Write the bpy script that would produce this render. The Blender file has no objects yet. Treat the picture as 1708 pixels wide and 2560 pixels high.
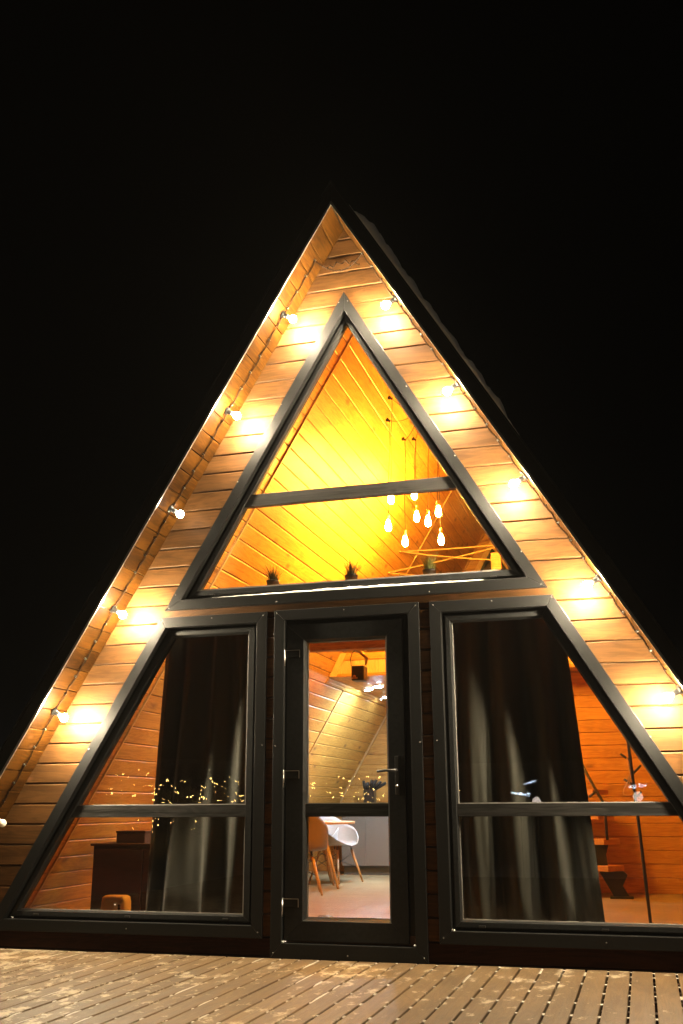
import bpy, math, random
from mathutils import Vector, Matrix
random.seed(7)
S = bpy.context.scene
COL = S.collection
R = math.radians

# ------------------------------------------------------------------ camera, world, exposure
cam_d = bpy.data.cameras.new('camera'); cam = bpy.data.objects.new('camera', cam_d); COL.objects.link(cam)
S.camera = cam
cam_d.sensor_fit = 'VERTICAL'; cam_d.sensor_height = 36.0; cam_d.sensor_width = 24.0
cam_d.lens = 36.0 * 2498.65 / 2560.0
cam_d.clip_start = 0.05; cam_d.clip_end = 6000
_Rz = Matrix.Rotation(0.2791, 4, 'Z'); _Rx = Matrix.Rotation(0.2861, 4, 'X'); _Ry = Matrix.Rotation(0.0059, 4, 'Y')
cam.matrix_world = Matrix.Translation((1.7898, -6.3369, 0.9322)) @ _Rz @ _Rx @ _Ry @ Matrix.Rotation(R(90), 4, 'X')

W = bpy.data.worlds.new('World'); S.world = W; W.use_nodes = True
wn = W.node_tree.nodes; wl = W.node_tree.links
sky = wn.new('ShaderNodeTexSky'); sky.sky_type = 'NISHITA'; sky.sun_disc = False
sky.sun_elevation = R(-6); sky.sun_rotation = R(200)
wl.new(sky.outputs[0], wn['Background'].inputs[0]); wn['Background'].inputs[1].default_value = 0.05

sun_d = bpy.data.lights.new('snow_fill', 'SUN'); sun_d.energy = .028; sun_d.angle = R(4); sun_d.color = (1.0, .93, .86)  # weak lamp added to lift the snow on the roof
sun = bpy.data.objects.new('snow_fill', sun_d); COL.objects.link(sun); sun.rotation_euler = (R(38), 0, R(62))

S.view_settings.view_transform = 'Standard'; S.view_settings.look = 'None'
S.view_settings.exposure = 0.0; S.view_settings.gamma = 1.0
S.view_settings.use_curve_mapping = False
S.render.engine = 'CYCLES'
cy = S.cycles
cy.use_denoising = True
cy.max_bounces = 8; cy.diffuse_bounces = 5; cy.glossy_bounces = 4; cy.transmission_bounces = 6; cy.transparent_max_bounces = 24
cy.caustics_reflective = False; cy.caustics_refractive = False
cy.sample_clamp_indirect = 8.0
cy.use_light_tree = True

# ------------------------------------------------------------------ light strengths
E_STRING = 8200.0
E_PEND = 2000.0
E_SPOT = 3800.0

# ------------------------------------------------------------------ materials
def node_mat(name):
    m = bpy.data.materials.new(name); m.use_nodes = True
    nt = m.node_tree; return m, nt, nt.nodes['Principled BSDF']
def setp(b, **k):
    n = dict(base='Base Color', rough='Roughness', metal='Metallic', spec='Specular IOR Level', sheen='Sheen Weight', coat='Coat Weight')
    for a, v in k.items():
        if a == 'base': v = (*v, 1)
        b.inputs[n[a]].default_value = v
def mk(nt, t, **k):
    n = nt.nodes.new(t)
    for a, v in k.items(): setattr(n, a, v)
    return n
def ramp(nt, pts):
    r = nt.nodes.new('ShaderNodeValToRGB')
    while len(r.color_ramp.elements) < len(pts): r.color_ramp.elements.new(0.5)
    for e, (p, c) in zip(r.color_ramp.elements, pts):
        e.position = p; e.color = (*c, 1) if len(c) == 3 else c
    return r
def mixc(nt, fac, a, b, blend='MIX'):
    n = nt.nodes.new('ShaderNodeMix'); n.data_type = 'RGBA'; n.blend_type = blend
    for i, v in ((0, fac), (6, a), (7, b)):
        if hasattr(v, 'is_linked') or hasattr(v, 'links'): nt.links.new(v, n.inputs[i])
        else: n.inputs[i].default_value = v if i == 0 else (*v, 1)
    return n.outputs[2]
def math_n(nt, op, a, b=0.0, c=None):
    n = nt.nodes.new('ShaderNodeMath'); n.operation = op
    for i, v in enumerate((a, b, c)):
        if v is None: continue
        if hasattr(v, 'links'): nt.links.new(v, n.inputs[i])
        else: n.inputs[i].default_value = v
    return n.outputs[0]

def wood(name, axis, light, dark, knot=(0.12, 0.05, 0.02), grain=1.0, rough=0.5, spec=0.35, knots=0.085, vary=0.35, bump=0.15, stain=0.0):
    """Board timber; axis = direction the boards run."""
    m, nt, b = node_mat(name)
    L = nt.links
    geo = mk(nt, 'ShaderNodeNewGeometry'); info = mk(nt, 'ShaderNodeObjectInfo')
    off = mk(nt, 'ShaderNodeVectorMath', operation='SCALE'); off.inputs[0].default_value = (13.7, 7.3, 9.1); L.new(info.outputs['Random'], off.inputs['Scale'])
    add = mk(nt, 'ShaderNodeVectorMath', operation='ADD'); L.new(geo.outputs['Position'], add.inputs[0]); L.new(off.outputs[0], add.inputs[1])
    def scaled(al, cr):
        s = [cr, cr, cr]; s['xyz'.index(axis)] = al
        v = mk(nt, 'ShaderNodeVectorMath', operation='MULTIPLY'); L.new(add.outputs[0], v.inputs[0]); v.inputs[1].default_value = s
        return v.outputs[0]
    n1 = mk(nt, 'ShaderNodeTexNoise'); n1.inputs['Scale'].default_value = 1; n1.inputs['Detail'].default_value = 6; n1.inputs['Roughness'].default_value = .6
    L.new(scaled(1.5, 38), n1.inputs['Vector'])
    n2 = mk(nt, 'ShaderNodeTexNoise'); n2.inputs['Scale'].default_value = 1; n2.inputs['Detail'].default_value = 3; n2.inputs['Distortion'].default_value = 1.4
    L.new(scaled(1.3, 12), n2.inputs['Vector'])
    # flowing rings: sine of a stretched noise
    rings = math_n(nt, 'MULTIPLY', n2.outputs['Fac'], 42.0)
    rings = math_n(nt, 'SINE', rings)
    rings = math_n(nt, 'MULTIPLY_ADD', rings, 0.13, 0.0)
    g = math_n(nt, 'ADD', n1.outputs['Fac'], rings)
    cr = ramp(nt, [(0.3, dark), (0.62, light)])
    L.new(g, cr.inputs[0])
    col = mixc(nt, 1 - 0.88 * grain, cr.outputs[0], light)
    # knots
    vo = mk(nt, 'ShaderNodeTexVoronoi'); vo.inputs['Scale'].default_value = 1
    wob = mk(nt, 'ShaderNodeVectorMath', operation='ADD'); L.new(scaled(2.6, 5.5), wob.inputs[0])
    nw = mk(nt, 'ShaderNodeTexNoise'); nw.inputs['Scale'].default_value = 9; L.new(add.outputs[0], nw.inputs['Vector'])
    sw = mk(nt, 'ShaderNodeVectorMath', operation='SCALE'); sw.inputs['Scale'].default_value = 0.09; L.new(nw.outputs['Color'], sw.inputs[0]); L.new(sw.outputs[0], wob.inputs[1])
    L.new(wob.outputs[0], vo.inputs['Vector'])
    kr = ramp(nt, [(knots * 0.4, (1, 1, 1)), (knots * .75, (.45, .45, .45)), (knots * 1.3, (0, 0, 0))]); L.new(vo.outputs['Distance'], kr.inputs[0])
    kf = math_n(nt, 'MULTIPLY', kr.outputs[0], 0.9)
    col = mixc(nt, kf, col, knot)
    # per board value
    v = math_n(nt, 'MULTIPLY_ADD', info.outputs['Random'], vary, 1 - vary * .55)
    hsv = mk(nt, 'ShaderNodeHueSaturation'); L.new(col, hsv.inputs['Color']); L.new(v, hsv.inputs['Value'])
    out = hsv.outputs[0]
    if stain:
        ns = mk(nt, 'ShaderNodeTexNoise'); ns.inputs['Scale'].default_value = 3.3; ns.inputs['Detail'].default_value = 5; L.new(scaled(.8, 2.4), ns.inputs['Vector'])
        rs = ramp(nt, [(0.36, (1 - stain,) * 3), (0.62, (1 + 0 * stain,) * 3)]); L.new(ns.outputs['Fac'], rs.inputs[0])
        out = mixc(nt, 1.0, out, rs.outputs[0], 'MULTIPLY')
    L.new(out, b.inputs['Base Color'])
    rr = math_n(nt, 'MULTIPLY_ADD', n1.outputs['Fac'], 0.25, rough - .12); L.new(rr, b.inputs['Roughness'])
    bp = mk(nt, 'ShaderNodeBump'); bp.inputs['Strength'].default_value = bump; bp.inputs['Distance'].default_value = 0.004
    L.new(n1.outputs['Fac'], bp.inputs['Height']); L.new(bp.outputs[0], b.inputs['Normal'])
    setp(b, spec=spec)
    return m

def plain(name, base, rough=0.5, metal=0.0, spec=0.5, noise=0.0, nscale=30, bump=0.0, sheen=0.0, stretch=(1, 1, 1)):
    m, nt, b = node_mat(name); setp(b, base=base, rough=rough, metal=metal, spec=spec, sheen=sheen)
    if noise or bump:
        tc = mk(nt, 'ShaderNodeNewGeometry'); v = mk(nt, 'ShaderNodeVectorMath', operation='MULTIPLY'); v.inputs[1].default_value = stretch
        nt.links.new(tc.outputs['Position'], v.inputs[0])
        n = mk(nt, 'ShaderNodeTexNoise'); n.inputs['Scale'].default_value = nscale; n.inputs['Detail'].default_value = 5
        nt.links.new(v.outputs[0], n.inputs['Vector'])
        if noise:
            r = ramp(nt, [(0.3, tuple(c * (1 - noise) for c in base)), (0.7, tuple(min(1, c * (1 + noise)) for c in base))])
            nt.links.new(n.outputs['Fac'], r.inputs[0]); nt.links.new(r.outputs[0], b.inputs['Base Color'])
            rr = math_n(nt, 'MULTIPLY_ADD', n.outputs['Fac'], .16, rough - .08); nt.links.new(rr, b.inputs['Roughness'])
        if bump:
            bp = mk(nt, 'ShaderNodeBump'); bp.inputs['Strength'].default_value = bump; bp.inputs['Distance'].default_value = 0.003
            nt.links.new(n.outputs['Fac'], bp.inputs['Height']); nt.links.new(bp.outputs[0], b.inputs['Normal'])
    return m
def emit(name, col, strength):
    m = bpy.data.materials.new(name); m.use_nodes = True; nt = m.node_tree
    nt.nodes.remove(nt.nodes['Principled BSDF'])
    e = nt.nodes.new('ShaderNodeEmission'); e.inputs[0].default_value = (*col, 1); e.inputs[1].default_value = strength
    nt.links.new(e.outputs[0], nt.nodes['Material Output'].inputs['Surface'])
    return m
def glass_mat(name, dust=0.0, tint=(.945, .95, .945)):
    m = bpy.data.materials.new(name); m.use_nodes = True; nt = m.node_tree
    nt.nodes.remove(nt.nodes['Principled BSDF'])
    lw = mk(nt, 'ShaderNodeLayerWeight'); lw.inputs['Blend'].default_value = .5
    p = math_n(nt, 'POWER', lw.outputs['Facing'], 5.0)
    f = math_n(nt, 'MULTIPLY_ADD', p, 0.95, 0.045)
    tr = mk(nt, 'ShaderNodeBsdfTransparent'); tr.inputs[0].default_value = (*tint, 1)
    gl = mk(nt, 'ShaderNodeBsdfGlossy'); gl.inputs['Roughness'].default_value = 0.0
    mx = mk(nt, 'ShaderNodeMixShader'); nt.links.new(f, mx.inputs[0]); nt.links.new(tr.outputs[0], mx.inputs[1]); nt.links.new(gl.outputs[0], mx.inputs[2])
    out = mx.outputs[0]
    if dust:
        geo = mk(nt, 'ShaderNodeNewGeometry')
        n = mk(nt, 'ShaderNodeTexNoise'); n.inputs['Scale'].default_value = 3.0; n.inputs['Detail'].default_value = 8; n.inputs['Roughness'].default_value = .7
        nt.links.new(geo.outputs['Position'], n.inputs['Vector'])
        n2 = mk(nt, 'ShaderNodeTexNoise'); n2.inputs['Scale'].default_value = 260; n2.inputs['Detail'].default_value = 2
        nt.links.new(geo.outputs['Position'], n2.inputs['Vector'])
        r = ramp(nt, [(0.5, (0, 0, 0)), (0.8, (1, 1, 1))]); nt.links.new(n.outputs['Fac'], r.inputs[0])
        r2 = ramp(nt, [(0.55, (0.25,) * 3), (0.75, (1, 1, 1))]); nt.links.new(n2.outputs['Fac'], r2.inputs[0])
        fd = math_n(nt, 'MULTIPLY', math_n(nt, 'MULTIPLY', r.outputs[0], r2.outputs[0]), dust)
        d = mk(nt, 'ShaderNodeBsdfTranslucent'); d.inputs[0].default_value = (.8, .8, .78, 1)
        m2 = mk(nt, 'ShaderNodeMixShader'); nt.links.new(fd, m2.inputs[0]); nt.links.new(out, m2.inputs[1]); nt.links.new(d.outputs[0], m2.inputs[2]); out = m2.outputs[0]
    nt.links.new(out, nt.nodes['Material Output'].inputs['Surface'])
    return m

M = {}
M['clad'] = wood('stained_cladding', 'x', (0.092, 0.0405, 0.0110), (0.042, 0.0165, 0.0038), knots=.10, vary=.34, rough=.60, spec=.12, bump=.25, stain=.40, grain=.72)
M['skirt'] = wood('dark_red_skirt', 'x', (0.026, 0.008, 0.003), (0.014, 0.004, 0.0015), knots=.05, vary=.1, rough=.6, spec=.1)  # bottom row, darker and redder than the boards above
M['soffit'] = wood('stained_soffit', 'y', (0.070, 0.0265, 0.0030), (0.036, 0.0125, 0.0014), knots=.09, vary=.36, rough=.68, spec=.04, bump=.22, stain=.5)
M['pine_y'] = wood('pine_board_long', 'y', (0.64, 0.345, 0.075), (0.44, 0.205, 0.034), knot=(0.22, 0.09, 0.03), knots=.17, vary=.2, grain=.9, bump=.1)
M['pine_x'] = wood('pine_board_cross', 'x', (0.56, 0.275, 0.06), (0.37, 0.16, 0.028), knot=(0.20, 0.08, 0.03), knots=.17, vary=.2, grain=.9, bump=.1)
M['pine_z'] = wood('pine_board_upright', 'z', (0.64, 0.42, 0.19), (0.52, 0.31, 0.12), knot=(0.22, 0.09, 0.03), knots=.17, vary=.2, grain=.9, bump=.1)
M['red_pine'] = wood('orange_stained_beam', 'x', (0.48, 0.22, 0.08), (0.33, 0.13, 0.04), knots=.05, vary=.1)
M['floor'] = wood('laminate_floor', 'x', (0.34, 0.255, 0.14), (0.22, 0.16, 0.085), knots=.01, vary=.18, rough=.38, bump=.05)
M['beech'] = wood('beech_leg', 'z', (0.62, 0.38, 0.18), (0.5, 0.29, 0.12), knots=.01, vary=.1)
M['pvc'] = plain('anthracite_frame', (0.012, 0.0125, 0.013), rough=.40, spec=.18, noise=.25, nscale=14, bump=.12, stretch=(3, 3, 3))
M['pvc_grain'] = wood('grained_anthracite_mullion', 'x', (0.022, 0.021, 0.020), (0.008, 0.0078, 0.0074), knot=(.02, .02, .02), knots=.01, vary=.05, rough=.42, spec=.2, bump=.8)
M['flash'] = plain('anthracite_metal_flashing', (0.0100, 0.0102, 0.0104), rough=.38, spec=.18, noise=.1, nscale=60, bump=.03)
M['roof'] = plain('black_roof_metal', (0.012, 0.011, 0.011), rough=.45, spec=.4, noise=.2, nscale=20)
M['trim'] = plain('bare_metal_drip_edge', (0.42, 0.40, 0.37), rough=.34, metal=.9, noise=.2, nscale=40)
M['steel'] = plain('brushed_steel', (0.55, 0.54, 0.52), rough=.3, metal=1.0, noise=.1)
M['black'] = plain('black_plastic', (0.012, 0.012, 0.012), rough=.28, spec=.6)
M['black_metal'] = plain('black_powder_coated_steel', (0.014, 0.013, 0.013), rough=.45, noise=.1)
M['cable'] = plain('dark_cable', (0.018, 0.010, 0.006), rough=.85, spec=.1)
M['bulb'] = emit('lit_white_bulb', (1.0, 0.82, 0.54), E_STRING)
M['bulb_dim'] = emit('dim_white_bulb', (1.0, 0.86, 0.62), E_STRING * .012)
M['bulb_back'] = emit('lit_bulb_base', (1.0, 0.80, 0.50), E_STRING * .16)
M['bulb_off'] = plain('unlit_frosted_bulb', (0.8, 0.77, 0.68), rough=.25)
M['bulb_neck'] = plain('bulb_collar', (0.75, 0.68, 0.5), rough=.35)
M['filament'] = emit('lit_filament_bulb', (1.0, 0.47, 0.055), E_PEND)
M['brass'] = plain('aged_brass', (0.45, 0.27, 0.09), rough=.35, metal=.9)
M['spot'] = emit('cool_led_disc', (0.66, 0.86, 1.06), E_SPOT)
M['spot_small'] = emit('cool_led_disc_dim', (0.72, 0.9, 1.1), E_SPOT * .12)
M['white_plastic'] = plain('white_plastic', (0.42, 0.43, 0.44), rough=.35)
M['ochre_plastic'] = plain('ochre_plastic', (0.17, 0.105, 0.04), rough=.45)
M['taupe'] = plain('taupe_cupboard_front', (0.155, 0.13, 0.105), rough=.5, noise=.04, nscale=120)
M['dark_kick'] = plain('dark_kickboard', (0.08, 0.07, 0.06), rough=.5)
M['darkwood'] = wood('dark_brown_cabinet', 'x', (0.060, 0.026, 0.014), (0.035, 0.015, 0.008), knots=.01, vary=.1, rough=.5)
M['curtain'] = plain('charcoal_curtain', (0.024, 0.022, 0.0145), rough=.6, spec=.35, noise=.12, nscale=400, bump=.15, sheen=.25, stretch=(1, 1, .3))
M['cream'] = plain('cream_plastic', (0.72, 0.52, 0.28), rough=.35)
M['rope'] = plain('jute_rope', (0.30, 0.20, 0.09), rough=.9, noise=.3, nscale=300, bump=.5)
M['grass'] = plain('dark_ornamental_grass', (0.055, 0.060, 0.018), rough=.7, noise=.4, nscale=50)
M['glass'] = glass_mat('window_glass')
M['glass_dusty'] = glass_mat('dusty_window_glass', dust=.16)
M['bead'] = plain('bead_glint_grey', (0.22, 0.21, 0.20), rough=.4)  # lighter grey stands in for the glint along the bead edges
M['screw'] = plain('screw_head', (0.10, 0.095, 0.09), rough=.5, metal=.6)
M['amber_cord'] = plain('amber_cord', (0.6, 0.3, 0.08), rough=.6)

def snow_mat():
    m, nt, b = node_mat('snow'); setp(b, base=(.80, .79, .77), rough=.75, spec=.3)
    n = mk(nt, 'ShaderNodeTexNoise'); n.inputs['Scale'].default_value = 45; n.inputs['Detail'].default_value = 6
    g = mk(nt, 'ShaderNodeNewGeometry'); nt.links.new(g.outputs['Position'], n.inputs['Vector'])
    bp = mk(nt, 'ShaderNodeBump'); bp.inputs['Strength'].default_value = .6; bp.inputs['Distance'].default_value = .01
    nt.links.new(n.outputs['Fac'], bp.inputs['Height']); nt.links.new(bp.outputs[0], b.inputs['Normal'])
    return m
M['snow'] = snow_mat()
M['slush'] = plain('trodden_snow', (0.32, 0.29, 0.24), rough=.7, noise=.2, nscale=90)

def deck_mat():
    m = wood('weathered_deck_board', 'y', (0.100, 0.059, 0.0225), (0.072, 0.040, 0.0145), knots=.012, vary=.24, rough=.62, bump=.3, stain=.25)
    nt = m.node_tree; L = nt.links; b = nt.nodes['Principled BSDF']
    src = b.inputs['Base Color'].links[0].from_socket
    geo = mk(nt, 'ShaderNodeNewGeometry')
    # frost patches: footprints and wind-blown streaks
    n = mk(nt, 'ShaderNodeTexNoise'); n.inputs['Scale'].default_value = 1.0; n.inputs['Detail'].default_value = 9; n.inputs['Roughness'].default_value = .66
    mp = mk(nt, 'ShaderNodeMapping'); mp.inputs['Rotation'].default_value = (0, 0, R(22)); mp.inputs['Scale'].default_value = (9.5, 6.0, 2)
    L.new(geo.outputs['Position'], mp.inputs[0]); L.new(mp.outputs[0], n.inputs['Vector'])
    f = mk(nt, 'ShaderNodeTexNoise'); f.inputs['Scale'].default_value = 70; f.inputs['Detail'].default_value = 4; L.new(geo.outputs['Position'], f.inputs['Vector'])
    big = mk(nt, 'ShaderNodeTexNoise'); big.inputs['Scale'].default_value = 1.1; L.new(geo.outputs['Position'], big.inputs['Vector'])
    s = math_n(nt, 'MULTIPLY_ADD', f.outputs['Fac'], 0.22, n.outputs['Fac']); s = math_n(nt, 'MULTIPLY_ADD', big.outputs['Fac'], 0.35, s)
    sx = mk(nt, 'ShaderNodeSeparateXYZ'); L.new(geo.outputs['Position'], sx.inputs[0])
    s = math_n(nt, 'MULTIPLY_ADD', sx.outputs['X'], -0.030, s)
    r = ramp(nt, [(0.85, (0, 0, 0)), (0.885, (.45, .45, .45)), (0.95, (.95, .95, .95))]); L.new(s, r.inputs[0])
    # fine speckle of frost crystals
    sp = mk(nt, 'ShaderNodeTexVoronoi'); sp.inputs['Scale'].default_value = 110; L.new(geo.outputs['Position'], sp.inputs['Vector'])
    sr = ramp(nt, [(0.05, (.55, .55, .55)), (0.16, (0, 0, 0))]); L.new(sp.outputs['Distance'], sr.inputs[0])
    ff = math_n(nt, 'MAXIMUM', r.outputs[0], sr.outputs[0])
    col = mixc(nt, ff, src, (0.29, 0.235, 0.16)); L.new(col, b.inputs['Base Color'])
    return m
M['deck'] = deck_mat()

# ------------------------------------------------------------------ builders
def link(name, mesh, mat=None, parent=None, loc=None):
    o = bpy.data.objects.new(name, mesh); COL.objects.link(o)
    if mat is not None and not mesh.materials: mesh.materials.append(mat)
    if parent is not None: o.parent = parent
    if loc is not None: o.location = loc
    return o
def mesh(vs, fs, smooth=False):
    # recentre is left to the caller
    me = bpy.data.meshes.new('geo'); me.from_pydata([tuple(v) for v in vs], [], fs); me.update()
    import bmesh
    bm = bmesh.new(); bm.from_mesh(me); bmesh.ops.recalc_face_normals(bm, faces=bm.faces); bm.to_mesh(me); bm.free()
    if smooth:
        for p in me.polygons: p.use_smooth = True
    return me
class MB:
    def __init__(s): s.v = []; s.f = []
    def add(s, vs, fs):
        k = len(s.v); s.v += [tuple(v) for v in vs]; s.f += [[i + k for i in f] for f in fs]; return s
    def box(s, x0, x1, y0, y1, z0, z1):
        return s.add([(x, y, z) for x in (x0, x1) for y in (y0, y1) for z in (z0, z1)],
                     [(0, 1, 3, 2), (4, 6, 7, 5), (0, 4, 5, 1), (2, 3, 7, 6), (0, 2, 6, 4), (1, 5, 7, 3)])
    def prism(s, poly, y0, y1):
        n = len(poly)
        vs = [(x, y0, z) for x, z in poly] + [(x, y1, z) for x, z in poly]
        return s.add(vs, [list(range(n)), list(range(2 * n - 1, n - 1, -1))] + [(i, (i + 1) % n, (i + 1) % n + n, i + n) for i in range(n)])
    def tube(s, pts, r, n=6, cap=True):
        pts = [Vector(p) for p in pts]; rs = r if isinstance(r, (list, tuple)) else [r] * len(pts)
        k = len(s.v); up = Vector((0.13, 0.27, 1)).normalized(); prev = None
        for i, p in enumerate(pts):
            t = (pts[min(i + 1, len(pts) - 1)] - pts[max(i - 1, 0)]).normalized()
            a = (prev - t * prev.dot(t)) if prev is not None else (up - t * up.dot(t))
            if a.length < 1e-6: a = Vector((1, 0, 0)) - t * t.x
            a.normalize(); prev = a; b_ = t.cross(a)
            for j in range(n):
                q = p + (a * math.cos(2 * math.pi * j / n) + b_ * math.sin(2 * math.pi * j / n)) * rs[i]
                s.v.append(tuple(q))
        for i in range(len(pts) - 1):
            for j in range(n):
                s.f.append([k + i * n + j, k + i * n + (j + 1) % n, k + (i + 1) * n + (j + 1) % n, k + (i + 1) * n + j])
        if cap:
            s.f.append([k + j for j in range(n)][::-1]); s.f.append([k + (len(pts) - 1) * n + j for j in range(n)])
        return s
    def lathe(s, prof, origin=(0, 0, 0), axis=(0, 0, 1), n=20):
        """prof = list of (radius, height along axis)"""
        ax = Vector(axis).normalized(); o = Vector(origin)
        a = ax.orthogonal().normalized(); b_ = ax.cross(a); k = len(s.v)
        for r, h in prof:
            for j in range(n):
                t = 2 * math.pi * j / n; s.v.append(tuple(o + ax * h + (a * math.cos(t) + b_ * math.sin(t)) * r))
        for i in range(len(prof) - 1):
            for j in range(n):
                s.f.append([k + i * n + j, k + i * n + (j + 1) % n, k + (i + 1) * n + (j + 1) % n, k + (i + 1) * n + j])
        s.f.append([k + j for j in range(n)][::-1]); s.f.append([k + (len(prof) - 1) * n + j for j in range(n)])
        return s
    def build(s, name, mat, parent=None, smooth=False, bevel=0.0, seg=2):
        me = mesh(s.v, s.f, smooth)
        o = link(name, me, mat, parent)
        if bevel:
            b_ = o.modifiers.new('bevel', 'BEVEL'); b_.width = bevel; b_.segments = seg; b_.limit_method = 'ANGLE'; b_.angle_limit = R(30)
        return o
def empty(name, loc=(0, 0, 0), rz=0.0):
    o = bpy.data.objects.new(name, None); COL.objects.link(o); o.location = loc; o.rotation_euler = (0, 0, rz); o.empty_display_size = .1
    return o
def tag(o, label=None, cat=None, group=None, kind=None):
    if label: o['label'] = label
    if cat: o['category'] = cat
    if group: o['group'] = group
    if kind: o['kind'] = kind
    return o
def copy_tree(o, parent=None):
    c = o.copy(); COL.objects.link(c); c.parent = parent
    for ch in [x for x in bpy.data.objects if x.parent is o]: copy_tree(ch, c)
    return c

# geometry of the A-frame (metres, facade casing plane at y = 0, x = 0 is the symmetry plane)
m_ = 0.5873; ZS = 5.0922; MC = 0.5785; ZA = 4.5552
KL = math.sqrt(1 + m_ * m_); DX, DZ = m_ / KL, 1 / KL
DECK_Z = 0.028; FLOOR_Z = 0.055; ZI = 4.95
def offset(poly, d):
    """inward offset of a clockwise or counter-clockwise convex polygon; d is a number or one per edge"""
    n = len(poly); ds = d if isinstance(d, (list, tuple)) else [d] * n
    cx = sum(p[0] for p in poly) / n; cz = sum(p[1] for p in poly) / n
    lines = []
    for i in range(n):
        a, b_ = poly[i], poly[(i + 1) % n]; nx, nz = -(b_[1] - a[1]), b_[0] - a[0]; l = math.hypot(nx, nz); nx /= l; nz /= l
        if (cx - a[0]) * nx + (cz - a[1]) * nz < 0: nx, nz = -nx, -nz
        lines.append((nx, nz, nx * a[0] + nz * a[1] + ds[i]))
    out = []
    for i in range(n):
        a, b_ = lines[i - 1], lines[i]; det = a[0] * b_[1] - a[1] * b_[0]
        out.append(((a[2] * b_[1] - a[1] * b_[2]) / det, (a[0] * b_[2] - a[2] * b_[0]) / det))
    return out
def clipz(poly, z0, z1):
    def half(p, sign, zz):
        out = []
        for i in range(len(p)):
            a, b_ = p[i - 1], p[i]; ia, ib = sign * (a[1] - zz) >= 0, sign * (b_[1] - zz) >= 0
            if ia != ib:
                t = (zz - a[1]) / (b_[1] - a[1]); out.append((a[0] + t * (b_[0] - a[0]), zz))
            if ib: out.append(b_)
        return out
    return half(half(poly, 1, z0), -1, z1)

# ================================================================== terrain
def ground():
    rs = [0.0, 3, 6, 9, 12, 16, 22, 40, 80, 140, 220, 300, 380, 460, 550, 650, 760, 900, 1100, 1500, 2200]
    def h(r, a):
        if r <= 22: z = -.42
        elif r <= 300: z = -.42 - 13.6 * ((r - 22) / 278)
        else: z = -14 + (r - 300) * .055
        rough = math.sin(a * 7 + r * .13) * .5 + math.sin(a * 13 - r * .05) * .5
        return z + (0.05 * rough if r > 4 and r < 30 else (rough * .004 * r if r >= 30 else 0))
    n = 96; vs = [(0, 0, -.42)]; fs = []
    for r in rs[1:]:
        for j in range(n):
            a = 2 * math.pi * j / n; vs.append((r * math.cos(a), r * math.sin(a), h(r, a)))
    for j in range(n): fs.append((0, 1 + j, 1 + (j + 1) % n))
    for i in range(len(rs) - 2):
        for j in range(n):
            a = 1 + i * n + j; b_ = 1 + i * n + (j + 1) % n; fs.append((a, a + n, b_ + n, b_))
    o = link('snowy_ground', mesh(vs, fs, True), M['snow']); tag(o, kind='structure')
ground()

# ================================================================== deck
deck = empty('deck', (0, 0, DECK_Z)); tag(deck, kind='structure')
def deck_build():
    pitch = .1226; gap = .0115; t = .028; k0 = -40; x_ref = 1.2845
    y0, y1 = -7.4, .018
    w = pitch - gap; c = .003
    prof = [(-w / 2, -t), (-w / 2, -c), (-w / 2 + c, 0), (w / 2 - c, 0), (w / 2, -c), (w / 2, -t)]
    # ribbed top: shallow grooves
    shared = MB(); n = len(prof)
    vs = [(x, y0, z) for x, z in prof] + [(x, y1, z) for x, z in prof]
    shared.add(vs, [list(range(n)), list(range(2 * n - 1, n - 1, -1))] + [(i, (i + 1) % n, (i + 1) % n + n, i + n) for i in range(n)])
    me = mesh(shared.v, shared.f); me.materials.append(M['deck'])
    for k in range(k0, 16):
        xc = x_ref + (k + .5) * pitch
        o = link('deck_board', me, None, deck, (xc, 0, random.uniform(-.001, .001)))
    mb = MB()
    ys = [-.16 - i * .285 for i in range(26)]
    for y in ys: mb.box(-3.7, 3.3, y - .025, y + .025, -t - .12, -t - .002)
    o = mb.build('joist', M['darkwood'], deck)
    o['kind'] = 'stuff'
    # snow caught in the gaps where they cross the joists
    sn = MB()
    rnd = random.Random(3)
    def clump(x, y, l, hh, wf=1.0):
        rings = []; m = 7
        for i in range(m):
            tt = i / (m - 1); yy = y + (tt - .5) * l; e = math.sin(math.pi * tt) ** .5; ww = .0052 * wf + .0035 * e * rnd.uniform(.3, 1.3); zz = -.004 + hh * e * rnd.uniform(.6, 1.1)
            rings.append([(x - ww, yy, -.022), (x - ww * .8, yy, zz * .7), (x + rnd.uniform(-.001, .001), yy, zz), (x + ww * .8, yy, zz * .7), (x + ww, yy, -.022)])
        vs = [p for r_ in rings for p in r_]; fs = [(i * 5 + j, i * 5 + j + 1, i * 5 + j + 6, i * 5 + j + 5) for i in range(m - 1) for j in range(4)]
        sn.add(vs, fs)
    for k in range(k0, 17):
        x = x_ref + k * pitch
        for y in ys[:12] + [-.008]:
            if rnd.random() < .86: clump(x, y + rnd.uniform(-.012, .012), rnd.uniform(.016, .045), rnd.uniform(.001, .005))
        for _ in range(3 if x < .2 else 1):
            if rnd.random() < .5: clump(x, rnd.uniform(-2.4, 0), rnd.uniform(.06, .34), rnd.uniform(.002, .005), .95)
    o = sn.build('snow_in_gaps', M['slush'], deck, smooth=True); o['kind'] = 'stuff'
deck_build()

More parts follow.
